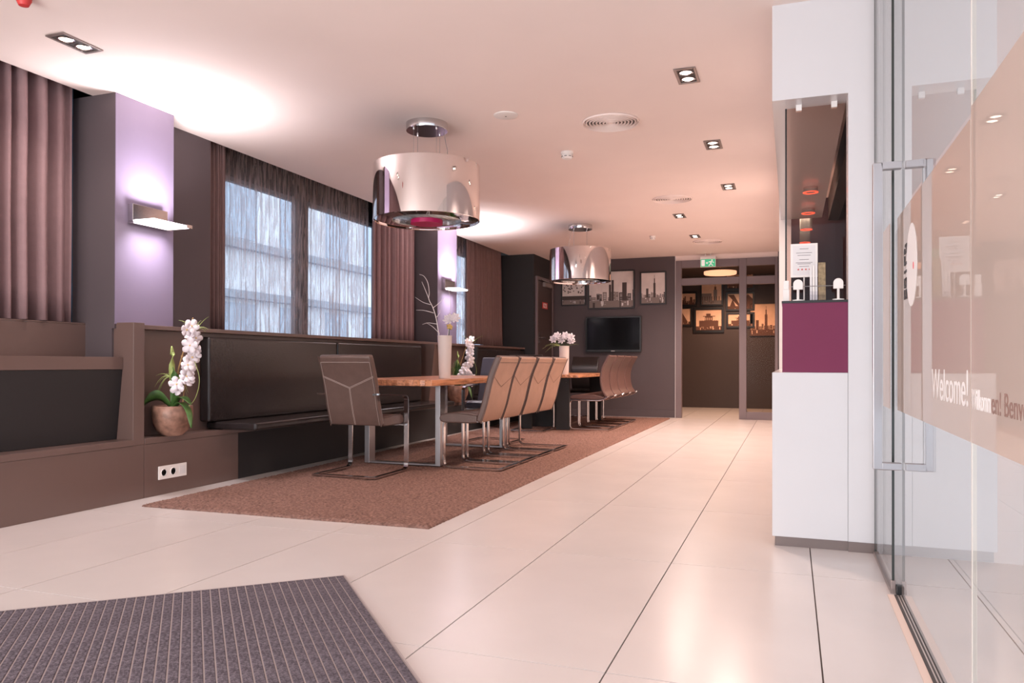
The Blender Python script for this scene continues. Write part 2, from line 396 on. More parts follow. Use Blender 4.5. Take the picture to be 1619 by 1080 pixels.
# brochures in a clear holder
bh=thing('brochure_holder','clear acrylic holder tilted back on the counter between the white holders','holder',(.12,3.935,1.174))
hb=MB(); hb.prism([(-.02,0),(-.016,0),(.006,.05),(.002,.05)],'x',-.038,.032); hb.prism([(.02,0),(.024,0),(.05,.06),(.046,.06)],'x',-.038,.032); hb.box(-.038,.032,-.02,.024,0,.003)
hb.build('holder_body','acryl',bh)
cols=['paper','plastic','paper','maps']; labs=['white brochure at the left end of the clear holder','white brochure second from left in the clear holder','white brochure third from left, beside the map cover','tan map-covered brochure at the right end of the clear holder']
for k in range(4):
    w=[.010,.010,.010,.032][k]; x=[-.036,-.024,-.012,.002][k]
    o=MB().prism([(-.008,.004),(.010,.004),(.042,.165+.006*k),(.026,.168+.006*k)],'x',x,x+w).build('brochure',cols[k])
    o.location=(.12,3.935,1.174); tag(o,labs[k],'brochure','brochures in the clear holder')
# reception tube pendants with orange rims
tubes=['nearest','second nearest','third nearest','farthest']
for k in range(4):
    y=5.894+k*.813
    t=thing('tube_pendant','slim smoky tube pendant with orange rim behind the glass, %s of the four'%tubes[k],'lamp',(.131,y,2.1),0,'tube pendants over reception')
    MB().lathe([(.049,0),(.049,.46)],24,cap=False).build('tube','smoke',t)
    MB().lathe([(.049,-.002),(.0525,0),(.0525,.004),(.036,.004),(.036,0),(.049,-.002)],24,cap=False).build('rim','ring',t)
    MB().lathe([(.052,.46),(.052,CZ-2.1-.002)],20).build('cap','greyd',t)
    MB().lathe([(.012,.30),(.012,.46)],12).build('socket','greyd',t)
    d=bpy.data.lights.new('tube_pendant_light','POINT'); d.energy=4; d.color=(1,.72,.6); d.shadow_soft_size=.03; l=bpy.data.objects.new('tube_pendant_light',d); COL.objects.link(l); l.parent=t; l.location=(0,0,.25)
for k,(x,z) in enumerate(((.9,1.5),)):
    pass
for k in range(9):   # gold drape at the far right of the reception room
    pass
def curtain(name,label,x,y0,y1,z0,z1,m,folds,amp,jit=.35,seed=1,axis='y',n=14,grp=None,solid=.002,taper=0):
    rnd=random.Random(seed); N=folds*n; vs=[]; fs=[]; zs=[z0,z0+.12*(z1-z0),z0+.4*(z1-z0),z0+.75*(z1-z0),z1-.04,z1]
    ph=0; prof=[]
    widths=[1+jit*(rnd.random()*2-1) for _ in range(folds)]; tot=sum(widths); pos=0
    for k in range(folds):
        a=amp*(1+.5*(rnd.random()*2-1))
        for i in range(n):
            t=i/n; prof.append((pos+widths[k]*t, a*(math.sin(2*PI*t)+.25*math.sin(4*PI*t+1))))
        pos+=widths[k]
    prof.append((pos,0))
    K=len(prof)
    for j,z in enumerate(zs):
        wob=rnd.random()*.02
        for i,(p,dx) in enumerate(prof):
            s=[1.1,1.05,1,.95,.8,.75][j]; yy=y0+(y1-y0)*p/tot+wob*math.sin(i*.05)*.3+taper*(p/tot)*(1-j/5)
            vs.append((x+dx*s,yy,z) if axis=='y' else (yy,x+dx*s,z))
    for j in range(len(zs)-1):
        for i in range(K-1): fs.append((j*K+i,j*K+i+1,(j+1)*K+i+1,(j+1)*K+i))
    o=MB().add(vs,fs,True).build(name,m,solid=solid)
    for p in o.data.polygons: p.use_smooth=True
    for e in o.data.edges: e.use_edge_sharp=False
    return tag(o,label,'curtain',grp)
curtain('gold_curtain','gold drape hanging at the right inside the reception room',8.3,.62,.95,.001,2.598,'gold',5,.03,seed=9,axis='x')
# ------------------------------------------------------------------ curtains in the window wall
curtain('curtain','heavy mauve drape hanging left of the first pillar above the shelf unit',-4.345,1.6,3.655,1.131,2.72,'fabric2',19,.05,seed=3,jit=.45)
curtain('sheer_curtain','narrow strip of blue sheer curtain between heavy drape and first pillar',-4.41,3.3,3.72,1.13,2.72,'sheerb',6,.01,seed=5)
curtain('curtain','narrow brown drape at the left edge of the wide window',-4.335,4.81,5.07,1.13,2.72,'fabric',6,.022,seed=6)
curtain('sheer_curtain','wide crinkled grey sheer curtain across the main window',-4.425,4.98,7.47,1.13,2.72,'sheer',34,.013,seed=7,n=8,solid=.0)
curtain('curtain','heavy mauve drape at the right edge of the main window beside second pillar',-4.345,7.41,8.42,1.13,2.72,'fabric2',9,.038,seed=8,jit=.25)
curtain('sheer_curtain','pale sheer curtain right of the second pillar',-4.39,9.05,10.2,1.13,2.72,'sheer',16,.016,seed=10,n=8,solid=.0)
curtain('curtain','heavy brown drape in the far left corner above the second banquette',-4.345,10.0,11.38,1.15,2.72,'fabric',14,.03,seed=11,taper=.12)
# ------------------------------------------------------------------ near-left shelf unit
su=thing('shelf_unit','low brown lacquered unit with open niche and shelf at the left edge','cabinet',(-4.1,3.2,0))
def p2(mb,name,m='lacq',**k): return part(mb,name,m,su,**k)
p2(B(-3.945,-3.91,1.0,3.826,0,.345),'front_panel',bevel=.0015)
p2(B(-4.45,-3.905,1.0,3.738,.346,.383),'bottom_board',bevel=.0015)
p2(B(-4.45,-3.91,3.739,3.827,.346,1.128),'side_panel',bevel=.0015)
p2(B(-4.33,-4.302,1.0,3.738,.384,1.118),'back_panel',bevel=.0015)
p2(B(-4.5,-4.302,1.0,3.722,1.119,1.129),'top_board')
p2(B(-4.3,-3.995,1.0,3.737,.830,.908),'shelf',bevel=.0015)
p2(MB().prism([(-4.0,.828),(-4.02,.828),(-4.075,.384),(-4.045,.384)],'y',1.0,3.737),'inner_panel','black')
# ------------------------------------------------------------------ banquette
bq=thing('banquette','long built-in banquette with brown leather cushions along the window wall','bench',(-4.0,7.6,0))
def p3(mb,name,m='lacq',**k): return part(mb,name,m,bq,**k)
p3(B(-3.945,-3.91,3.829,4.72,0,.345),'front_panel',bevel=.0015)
p3(B(-3.945,-3.91,4.722,11.49,0,.345),'front_panel','black')  # shadow below the seat overhang put into the panel as near-black
p3(B(-4.1,-3.905,3.829,11.49,.346,.383),'platform_board',bevel=.0015)
p3(B(-4.07,-4.045,3.829,11.49,.384,1.09),'back_panel','lacq')
p3(B(-4.05,-3.965,3.829,11.49,1.091,1.119),'ledge',bevel=.002)
p3(B(-4.5,-4.26,4.81,8.46,1.091,1.119),'window_board')
p3(B(-4.258,-4.051,4.215,8.46,1.091,1.119),'window_board')
p3(B(-4.5,-4.051,9.04,11.49,1.091,1.119),'window_board')
def cushion(x0,x1,y0,y1,z0,z1,name,m='leatherd',bv=.018): return p3(B(x0,x1,y0,y1,z0,z1),name,m,bevel=bv,seg=4)
cushion(-4.044,-3.60,4.53,6.26,.384,.44,'seat_cushion')
cushion(-4.044,-3.60,6.265,7.99,.384,.44,'seat_cushion')
cushion(-4.044,-3.955,4.46,6.125,.442,1.06,'back_cushion')
cushion(-4.044,-3.955,6.14,7.86,.442,1.062,'back_cushion')
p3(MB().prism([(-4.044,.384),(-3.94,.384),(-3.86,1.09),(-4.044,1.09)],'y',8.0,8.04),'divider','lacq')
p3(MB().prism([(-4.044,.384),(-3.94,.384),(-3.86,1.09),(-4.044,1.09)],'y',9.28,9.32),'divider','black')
cushion(-4.044,-3.60,9.34,11.48,.384,.44,'seat_cushion')
cushion(-4.044,-3.955,9.34,11.48,.442,1.062,'back_cushion')
# outlet strip
ou=thing('socket_strip','white triple wall socket on the brown bench front below the orchid','socket',(-3.91,4.065,.145))
B(0,.009,-.123,.123,-.044,.044).build('plate','plastic',ou,bevel=.002)
for k in range(2):
    y=-.082+.082*k
    MB().lathe([(.027,0),(.027,.003),(.022,.004),(.022,-.0)],24,cap=False).build('socket_ring','plastic',ou).matrix_local=Matrix.Translation((.009,y,0))@Matrix.Rotation(R(90),4,'Y')
    h=MB().lathe([(0,0),(.021,0),(.021,.0012)],24,cap=False); h.build('socket_well','paper',ou).matrix_local=Matrix.Translation((.009,y,0))@Matrix.Rotation(R(90),4,'Y')
    hh=MB()
    for dz in(-.009,.009): hh.box(.0105,.0115,y-.003,y+.003,dz-.003,dz+.003)
    hh.build('pin_holes','slot',ou)
B(.009,.011,.053,.109,-.028,.028).build('data_cover','paper',ou,bevel=.001)
# ------------------------------------------------------------------ sconces
def sconce(y,label,up=14):
    t=thing('wall_lamp',label,'lamp',(-4.05,y,1.79),0,'wall lamps on the pillars')
    B(0,.045,-.15,.145,0,.115).build('wall_box','chrome',t,bevel=.002)
    B(.046,.215,-.145,.175,-.006,.010).build('lit_glass_plate','lampglow',t,bevel=.003)
    B(.0,.05,-.15,.175,-.014,-.002).build('holder_rail','chrome',t)
    B(.215,.225,.13,.18,-.008,.014).build('end_clip','chrome',t)
    a=bpy.data.lights.new('wall_lamp_light','AREA'); a.shape='RECTANGLE'; a.size=.16; a.size_y=.3; a.energy=up; a.color=(.98,.94,1); a.spread=R(128)
    for s in(1,-1):
        d=a if s==1 else a.copy()
        if s==-1: d.energy=5
        l=bpy.data.objects.new('wall_lamp_light',d); COL.objects.link(l); l.parent=t; l.location=(.13,.015,.02*s)
        l.rotation_euler=(PI if s==1 else 0,0,0)
    return t
sconce(3.97,'lit glass and chrome wall lamp on the near lavender pillar')
sconce(8.74,'lit glass and chrome wall lamp on the second pillar, behind the tall vase',27)
# ------------------------------------------------------------------ rug
def rug():
    import numpy as np
    nx,ny=150,620; A=np.array
    c00=A((-3.70,3.60));c10=A((-1.79,3.64));c01=A((-3.87,12.16));c11=A((-1.79,12.16))
    u=np.linspace(0,1,nx+1); v=np.linspace(0,1,ny+1)**1.25; U,V=np.meshgrid(u,v)
    P=(1-U)[...,None]*(1-V)[...,None]*c00+U[...,None]*(1-V)[...,None]*c10+(1-U)[...,None]*V[...,None]*c01+(U*V)[...,None]*c11
    rs=np.random.RandomState(4)
    P=P+rs.uniform(-.0035,.0035,P.shape)
    d=np.minimum(np.minimum(U,1-U)*2.0,np.minimum(V,1-V)*8.5); 
    Z=.004+.011*np.clip(d/.02,0,1)**.5+rs.uniform(-.0045,.0045,U.shape)+.002*np.sin(P[...,0]*9+np.sin(P[...,1]*5))
    co=np.concatenate([P.reshape(-1,2),Z.reshape(-1,1)],1)
    n=co.shape[0]
    # bottom skirt
    idx=np.arange(n).reshape(ny+1,nx+1)
    q=np.stack([idx[:-1,:-1],idx[:-1,1:],idx[1:,1:],idx[1:,:-1]],-1).reshape(-1,4)
    ring=np.concatenate([idx[0,:],idx[1:,-1],idx[-1,-2::-1],idx[-2:0:-1,0]])
    low=co[ring].copy(); low[:,2]=.0005; co=np.concatenate([co,low]); k=len(ring); a=ring; b=n+np.arange(k)
    s=np.stack([a,b,np.roll(b,-1),np.roll(a,-1)],-1); q=np.concatenate([q,s])
    me=bpy.data.meshes.new('rug'); me.vertices.add(len(co)); me.vertices.foreach_set('co',co.ravel())
    me.loops.add(q.size); me.loops.foreach_set('vertex_index',q.ravel().astype('i'))
    me.polygons.add(len(q)); me.polygons.foreach_set('loop_start',np.arange(0,q.size,4,dtype='i'))
    me.update(calc_edges=True); me.validate()
    me.materials.append(M['rug']); o=bpy.data.objects.new('rug',me); COL.objects.link(o); return o
tag(rug(),'long brown shaggy pile rug under both dining tables','rug')
# ------------------------------------------------------------------ entrance mat
mt=thing('door_mat','charcoal ribbed entrance mat lying diagonally on the tiles in the foreground','mat',(-1.704,2.702,0),0)
d2=Vector((.765,-.832,0)).normalized(); ang=math.atan2(d2.y,d2.x); mt.rotation_euler=(0,0,ang)
# local x along the ribs (towards the camera right), local y negative = towards the left corner
L1,L2=2.2,2.6
B(.004,L1,-L2,-.004,0.0005,.0095).build('backing','mate',mt)
fb=MB(); fb.box(0,L1,-.006,0,0,.012); fb.box(0,.006,-L2,-.006,0,.012)
fb.build('edge_strip','mate',mt)
PW=.0315; me1=None; y=-.010
for k in range(int((L2-.02)/PW)):
    w=PW-.0044
    if me1 is None:
        s=MB(); s.prism([(0,.0096),(0,.0108),(.002,.0122),(w-.002,.0122),(w,.0108),(w,.0096)],'x',0,L1-.012); o=s.build('carpet_rib','matc',mt); me1=o.data
        o['label']='charcoal carpet rib'
    else:
        o=bpy.data.objects.new('carpet_rib',me1); COL.objects.link(o); o.parent=mt
    o.location=(.008,y-w-k*PW,0)
# ------------------------------------------------------------------ tables
def wob(n,a,seed):
    r=random.Random(seed); return [a*(r.random()*2-1) for _ in range(n)]
def tabletop(x0,x1,y0,y1,z0,z1,root,seed):
    n=24; w1=wob(n+1,.007,seed); w2=wob(n+1,.007,seed+1); w3=wob(n+1,.008,seed+2)
    top=[];bot=[]
    P=[(x0+w3[i]*0, y0) for i in (0,)]
    pts=[(x0+(x1-x0)*i/n, y0+w3[i]) for i in range(n)]+[(x1+w1[i],y0+(y1-y0)*i/n) for i in range(n)]+[(x1-(x1-x0)*i/n,y1+w3[i]) for i in range(n)]+[(x0+w2[i],y1-(y1-y0)*i/n) for i in range(n)]
    o=MB().prism(pts,'z',z0,z1).build('tabletop','wood',root,bevel=.004); o.location=-root.location; return o
t1=thing('dining_table','nearer oak dining table with thick live-edge top and steel trestle legs','table',(-3.07,6.5,0.02),0,'wooden dining tables')
tabletop(-3.48,-2.65,5.45,7.55,.69,.74,t1,1)
for y in(5.72,7.2):
    for x in(-3.42,-2.755): part(B(x,x+.045,y,y+.10,.024,.688),'leg','steel',t1,bevel=.002)
    part(B(-3.375,-2.755,y+.012,y+.088,.024,.036),'floor_bar','steel',t1)
    part(B(-3.375,-2.755,y,y+.10,.676,.689),'top_bar','steel',t1)
t2=thing('dining_table','farther oak dining table on dark slab legs near the television wall','table',(-2.95,10.3,0.02),0,'wooden dining tables')
tabletop(-3.35,-2.50,9.30,11.35,.69,.727,t2,5)
for y in(9.42,11.15):
    part(B(-2.83,-2.655,y,y+.045,.024,.689),'leg','black',t2,bevel=.002)
    part(B(-3.33,-3.16,y,y+.045,.024,.689),'leg','black',t2,bevel=.002)
part(B(-3.30,-2.93,9.80,9.84,.024,.689),'centre_panel','black',t2,bevel=.002)
bl=MB()
for z in(.655,.635): bl.lathe([(.005,0),(.005,.004)],10,(0,0,0))
sb=MB()
for z in(.66,.63): sb.box(-2.70,-2.69,9.416,9.42,z-.004,z+.004)
part(sb,'bolts','chrome',t2)
# ------------------------------------------------------------------ chairs
def backcurve(kind):
    if kind=='A': pts=[(-.088,.368),(-.135,.50),(-.165,.62),(-.200,.75),(-.262,.898)]
    else: pts=[(-.245,.432),(-.19,.52),(-.170,.665),(-.195,.80),(-.272,.938)]
    return smoothpts([(0,a,b) for a,b in pts],4)
def slab(curve,hw,th,two=False):
    """curved padded slab: curve list of (0,y,z) is the rear face; thickness towards the front"""
    vs=[];fs=[];N=len(curve)
    for i,p in enumerate(curve):
        t=(curve[min(i+1,N-1)]-curve[max(i-1,0)]).normalized(); nrm=Vector((0,t.z,-t.y))
        k=1
        if i in(0,N-1): k=.8
        for (x,d) in((-hw,0),(hw,0),(hw,th),(-hw,th)): vs.append(p+Vector((x,0,0))+nrm*(d if k==1 else d*.8+.1*th))
    for i in range(N-1):
        for k in range(4): fs.append((i*4+k,i*4+(k+1)%4,(i+1)*4+(k+1)%4,(i+1)*4+k))
    fs.append((3,2,1,0)); fs.append(tuple((N-1)*4+k for k in range(4)))
    mb=MB().add(vs,fs,True)
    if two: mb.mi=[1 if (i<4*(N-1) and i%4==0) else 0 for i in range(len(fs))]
    return mb
def onback(curve,f,x,off=-.002):
    i=f*(len(curve)-1); a=int(i); b=min(a+1,len(curve)-1); p=curve[a].lerp(curve[b],i-a)
    t=(curve[b]-curve[max(a-1,0)]).normalized(); return p+Vector((x,0,0))+Vector((0,t.z,-t.y))*off
def make_chair(label,arms,lm,group,armw=.255):
    t=thing('dining_chair',label,'chair',(0,0,.02),0,group)
    c=backcurve('A'); hw=.222
    slab(c,hw,.055,not arms).build('backrest',[lm,'tan'] if not arms else lm,t,bevel=.014,seg=3)  # rear faces of the armless chairs carry the lit leather tone
    st=MB()
    J=onback(c,.58,0)
    def line(pts): st.tube(pts,.0016 if arms else .0011,5)
    for dx in((-.004,.004) if arms else ()): line([onback(c,f,.0+dx) for f in(.02,.2,.4,.58)])
    for s in(-1,1):
        for dz in((0,.016) if arms else (0,)): line([onback(c,.575+dz,0),onback(c,.66+dz,s*.11),onback(c,.74+dz,s*(hw-.004))])
        if arms: line([onback(c,f,s*(hw-.012)) for f in(.02,.3,.6,.93)])
    line([onback(c,.93,-hw+.01),onback(c,.93,hw-.01)])
    st.build('stitching','seam' if arms else 'seamd',t)
    # piping edge
    for s in(-1,1): MB().tube([onback(c,k/10,s*(hw-.001),0.001) for k in range(11)],.004,6).build('piping',lm,t)
    # seat
    sp=[(-.05,.372),(-.05,.43),(.10,.447),(.22,.445),(.268,.432),(.285,.405),(.275,.378),(.24,.366),(.0,.366)]
    MB().prism(sp,'x',-.218,.218).build('seat',lm,t,bevel=.012,seg=3)
    MB().tube([(-.218,-.06,.436),(-.218,.10,.446),(-.218,.22,.444),(-.217,.27,.43)],.003,5).tube([(.218,-.06,.436),(.218,.10,.446),(.218,.22,.444),(.217,.27,.43)],.003,5).build('seat_piping',lm,t)
    xw=armw if arms else .2
    zf=.008
    MB().bar([(-xw-.018,-.245,zf),(xw+.018,-.245,zf)],(0,1,0),.036,.010).build('rear_floor_bar','chrome',t)
    for s in(-1,1):
        x=s*xw
        if arms:
            pts=fillet([(x,-.229,zf),(x,.25,zf),(x,.25,.595),(x,-.20,.618)],.05,5)
            MB().bar(pts,(1,0,0),.036,.012).build('side_frame','chrome',t)
            MB().bar([(x,-.20,.618),(x*.86,-.20,.615)],(0,1,0),.03,.012).build('arm_bracket','chrome',t)
        else:
            pts=fillet([(x*.97,-.229,zf),(x*.97,.25,zf),(x*.97,.25,.384),(x*.97,-.09,.384)],.05,5)
            MB().bar(pts,(1,0,0),.036,.012).build('side_frame','chrome',t)
    if arms: MB().bar([(-xw,.24,.362),(xw,.24,.362)],(0,1,0),.03,.01).build('seat_support','chrome',t)
    return t
a1=make_chair('armchair with brown leather back and Y-shaped stitching at the near end of the table',True,'leather','leather armchairs at the nearer table')
a1.location=(-3.128,5.19,.022)
a2=make_chair('slate-coloured leather armchair at the far head of the nearer table, behind the orchid',True,'leatherb','leather armchairs at the nearer table')
a2.location=(-3.05,7.80,.022); a2.rotation_euler.z=PI
rowlab=['tan-backed leather cantilever chair nearest the camera in the row of four','tan-backed leather cantilever chair second from the camera in the row of four','tan-backed leather cantilever chair third from the camera in the row of four','tan-backed leather cantilever chair at the far end of the row of four']
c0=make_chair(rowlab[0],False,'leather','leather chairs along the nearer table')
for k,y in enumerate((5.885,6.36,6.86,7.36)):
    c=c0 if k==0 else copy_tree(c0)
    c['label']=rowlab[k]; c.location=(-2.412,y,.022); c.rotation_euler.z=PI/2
def make_chair2(label,lm,group):
    t=thing('cantilever_chair',label,'chair',(0,0,.02),0,group)
    c=backcurve('B'); hw=.212
    slab(c,hw,.028).build('backrest',lm,t,bevel=.009,seg=3)
    MB().tube([onback(c,1,-hw,.012),onback(c,1,0,.004),onback(c,1,hw,.012)],.012,8).build('top_roll',lm,t)
    sp=[(-.20,.395),(-.20,.428),(-.05,.455),(.12,.452),(.225,.438),(.245,.42),(.235,.398),(.0,.39)]
    MB().prism(sp,'x',-.205,.205).build('seat',lm,t,bevel=.010,seg=3)
    for s in(-1,1):
        x=s*.205
        pts=fillet([(x*.98,-.24,.014),(x,-.20,.014),(x,.245,.014),(x,.245,.382),(x,-.16,.378),(x,-.245,.425)],.05,5)
        MB().tube(pts,.0105,8).build('side_frame','chrome',t)
        MB().tube([(x-.012*s,-.245,.425),(x+.004*s,-.262,.44)],.008,8).build('end_stud','chrome',t)
    MB().tube([(-.2,-.24,.014),(.2,-.24,.014)],.0105,8).build('rear_floor_bar','chrome',t)
    return t
lab2=['curved reddish-brown cantilever chair nearest the camera along the farther table','curved reddish-brown cantilever chair second in the row along the farther table','curved reddish-brown cantilever chair third in the row along the farther table','curved reddish-brown cantilever chair nearest the television wall in the row']
d0=make_chair2(lab2[0],'leatherr','curved chairs along the farther table')
for k,y in enumerate((9.67,10.15,10.63,11.11)):
    c=d0 if k==0 else copy_tree(d0)
    c['label']=lab2[k]; c.location=(-2.412,y,.022); c.rotation_euler.z=PI/2
e0=make_chair2('dark curved chair at the near head of the farther table, behind the row','leatherd','dark curved chairs at the heads of the farther table')
e0.location=(-3.08,9.22,.022)
e1=copy_tree(e0); e1['label']='dark curved chair at the far head of the farther table below the pictures'
e1.location=(-3.06,11.58,.022); e1.rotation_euler.z=PI
# ------------------------------------------------------------------ pendants
def pendant(x,y,label,cord):
    t=thing('pendant_lamp',label,'lamp',(x,y,CZ),0,'mirrored drum pendants')
    MB().lathe([(.148,-.055),(.150,-.05),(.150,-.001)],48).build('canopy','chrome',t)
    r=.383; zt,zb=2.29-CZ,1.895-CZ
    MB().lathe([(r-.003,zb),(r,zb+.002),(r,zt-.002),(r-.003,zt),(r-.006,zt-.002),(r-.006,zb+.002),(r-.003,zb)],96,cap=False).build('shade','mirror',t)
    MB().lathe([(r-.007,zb+.010),(.25,zb+.004),(.25,zb+.01),(r-.007,zb+.016),(r-.007,zb+.010)],64,cap=False).build('inner_ring','mirror',t)
    MB().lathe([(0,zb+.010),(.249,zb+.010)],64,cap=False).build('crystal_diffuser','crystal',t,solid=.002)  # disc with the painted curtain reflection
    if cord==1: MB().lathe([(0,zb-.022),(.115,zb-.022),(.115,zb+.008)],40,cap=False).build('magenta_core','magenta',t)  # magenta reflection in the drum, shaped as a short cylinder
    MB().lathe([(0,zt-.03),(.06,zt-.03),(.06,zt-.01),(0,zt-.01)],24,cap=False).build('hub','chrome',t)
    sp=MB()
    for k in range(4):
        a=PI/4+k*PI/2+.3; sp.tube([(.05*math.cos(a),.05*math.sin(a),zt-.02),((r-.006)*math.cos(a),(r-.006)*math.sin(a),zt-.02)],.003,6)
    sp.build('spokes','steel',t)
    for k in range(4):
        a=PI/4+k*PI/2+.3; px,py=.115*math.cos(a),.115*math.sin(a)
        w=MB().tube([(px,py,-.055),(px,py,zt-.02)],.0014,5).build('cable','steel',t)
        MB().lathe([(.006,-.068),(.007,-.055)],10,(px,py,0)).build('cable_gland','chrome',t)
    MB().tube(smoothpts([(cord*.12,.03,-.055),(cord*.135,.03,-.14),(cord*.155,.02,-.22),(cord*.15,.01,zt-.01)]),.0025,6).build('power_cord','steel',t)
    return t
pendant(-2.47,4.98,'large mirrored drum pendant lamp hanging in front, over the nearer end',1)
pendant(-2.482,9.307,'mirrored drum pendant lamp hanging farther back before the picture wall',-1)
# ------------------------------------------------------------------ ceiling fixtures
DL=[(-3.634,3.073,'recessed double downlight at the upper left above the heavy drape'),
(-.587,4.663,'recessed double downlight closest to the camera on the right of the ceiling'),
(-.577,6.207,'recessed double downlight second nearest on the right of the ceiling'),
(-.574,7.74,'recessed double downlight third nearest on the right, beside the second grille'),
(-1.226,9.08,'recessed double downlight beyond the second round grille'),
(-1.225,10.61,'recessed double downlight farthest back before the exit sign')]
dl0=None
for k,(x,y,lab) in enumerate(DL):
    if dl0 is None:
        t=thing('ceiling_downlight',lab,'lamp',(0,0,CZ),0,'double ceiling downlights'); dl0=t
        f=MB(); f.box(-.064,-.048,-.125,.125,-.008,-.0005); f.box(.048,.064,-.125,.125,-.008,-.0005); f.box(-.048,.048,-.125,-.108,-.008,-.0005); f.box(-.048,.048,.108,.125,-.008,-.0005)
        f.build('frame','greyd',t,bevel=.0015)
        B(-.048,.048,-.108,.108,-.0025,-.0005).build('recess_plate','slot',t)
        for yy in(-.054,.054):
            MB().lathe([(.038,-.003),(.043,-.0025),(.043,-.007),(.038,-.009),(.034,-.005)],28,(0,yy,0),cap=False).build('lamp_ring','chrome',t)
            MB().lathe([(0,-.0065),(.02,-.0055),(.034,-.004)],24,(0,yy,0),cap=False).build('bulb','bulb',t)
    else: t=copy_tree(dl0)
    t['label']=lab; t.location=(x,y,CZ)
    spot('downlight_spot',(x,y,CZ-.02),((105,115,150,215,250)[k-1] if k else 40),WARM if k else (1,.85,.8),150,.6,.05)
for k,(x,y,lab) in enumerate([(-1.212,5.384,'round ringed air grille nearest the camera in the ceiling'),(-1.171,8.124,'round ringed air grille in the middle of the ceiling'),(-1.112,11.127,'round ringed air grille farthest back near the exit sign')]):
    t=thing('ceiling_vent',lab,'vent',(x,y,CZ),0,'round ceiling grilles')
    MB().lathe([(0,-.001),(.185,-.001),(.185,-.0005)],40,cap=False).build('backing','slot',t)
    for i in range(8):
        r=.205-i*.024
        MB().lathe([(r,-.002),(r-.003,-.013),(r-.007,-.014),(r-.012,-.003),(r,-.002)],48,cap=False).build('ring','ceil',t)
    MB().lathe([(0,-.012),(.016,-.011),(.02,-.002)],24,cap=False).build('centre_disc','ceil',t)
t=thing('ceiling_speaker','flat round white cover disc in the ceiling left of the nearest grille','cover',(-1.865,4.988,CZ))
MB().lathe([(0,-.010),(.07,-.010),(.084,-.006),(.086,-.0005)],40,cap=False).build('disc','plastic',t)
MB().lathe([(0,-.012),(.005,-.0115),(.006,-.010)],12,cap=False).build('centre_screw','slot',t)
def smoke(x,y,lab,s):
    t=thing('smoke_detector',lab,'detector',(x,y,CZ),0)
    MB().lathe([(.05*s,-.0005),(.052*s,-.012*s),(.05*s,-.022*s)],32).build('base','plastic',t)
    MB().lathe([(.044*s,-.022*s),(.046*s,-.045*s),(.034*s,-.058*s),(.0,-.060*s)],32,cap=False).build('cap','plastic',t)
    g=MB()
    for k in range(8):
        a=k*PI/4; g.box(-.010*s,.010*s,.0445*s,.0475*s,-.044*s,-.039*s)
        g.v[-8:]=[(vx*math.cos(a)-vy*math.sin(a),vx*math.sin(a)+vy*math.cos(a),vz) for vx,vy,vz in g.v[-8:]]
    g.build('vent_slots','slot',t)
smoke(-1.72,6.03,'white round smoke detector on the ceiling above the front pendant cables',1.0)
smoke(-1.766,10.427,'small white smoke detector on the ceiling right of the rear pendant',.8)
rd=thing('ceiling_bell','tip of a small red fixture on the ceiling at the upper left corner','fixture',(-3.40,2.60,CZ))
MB().lathe([(.03,-.0005),(.034,-.02),(.022,-.045),(0,-.05)],20,cap=False).build('cap','red',rd); MB().lathe([(.036,-.0005),(.036,-.008)],20).build('base','red',rd)
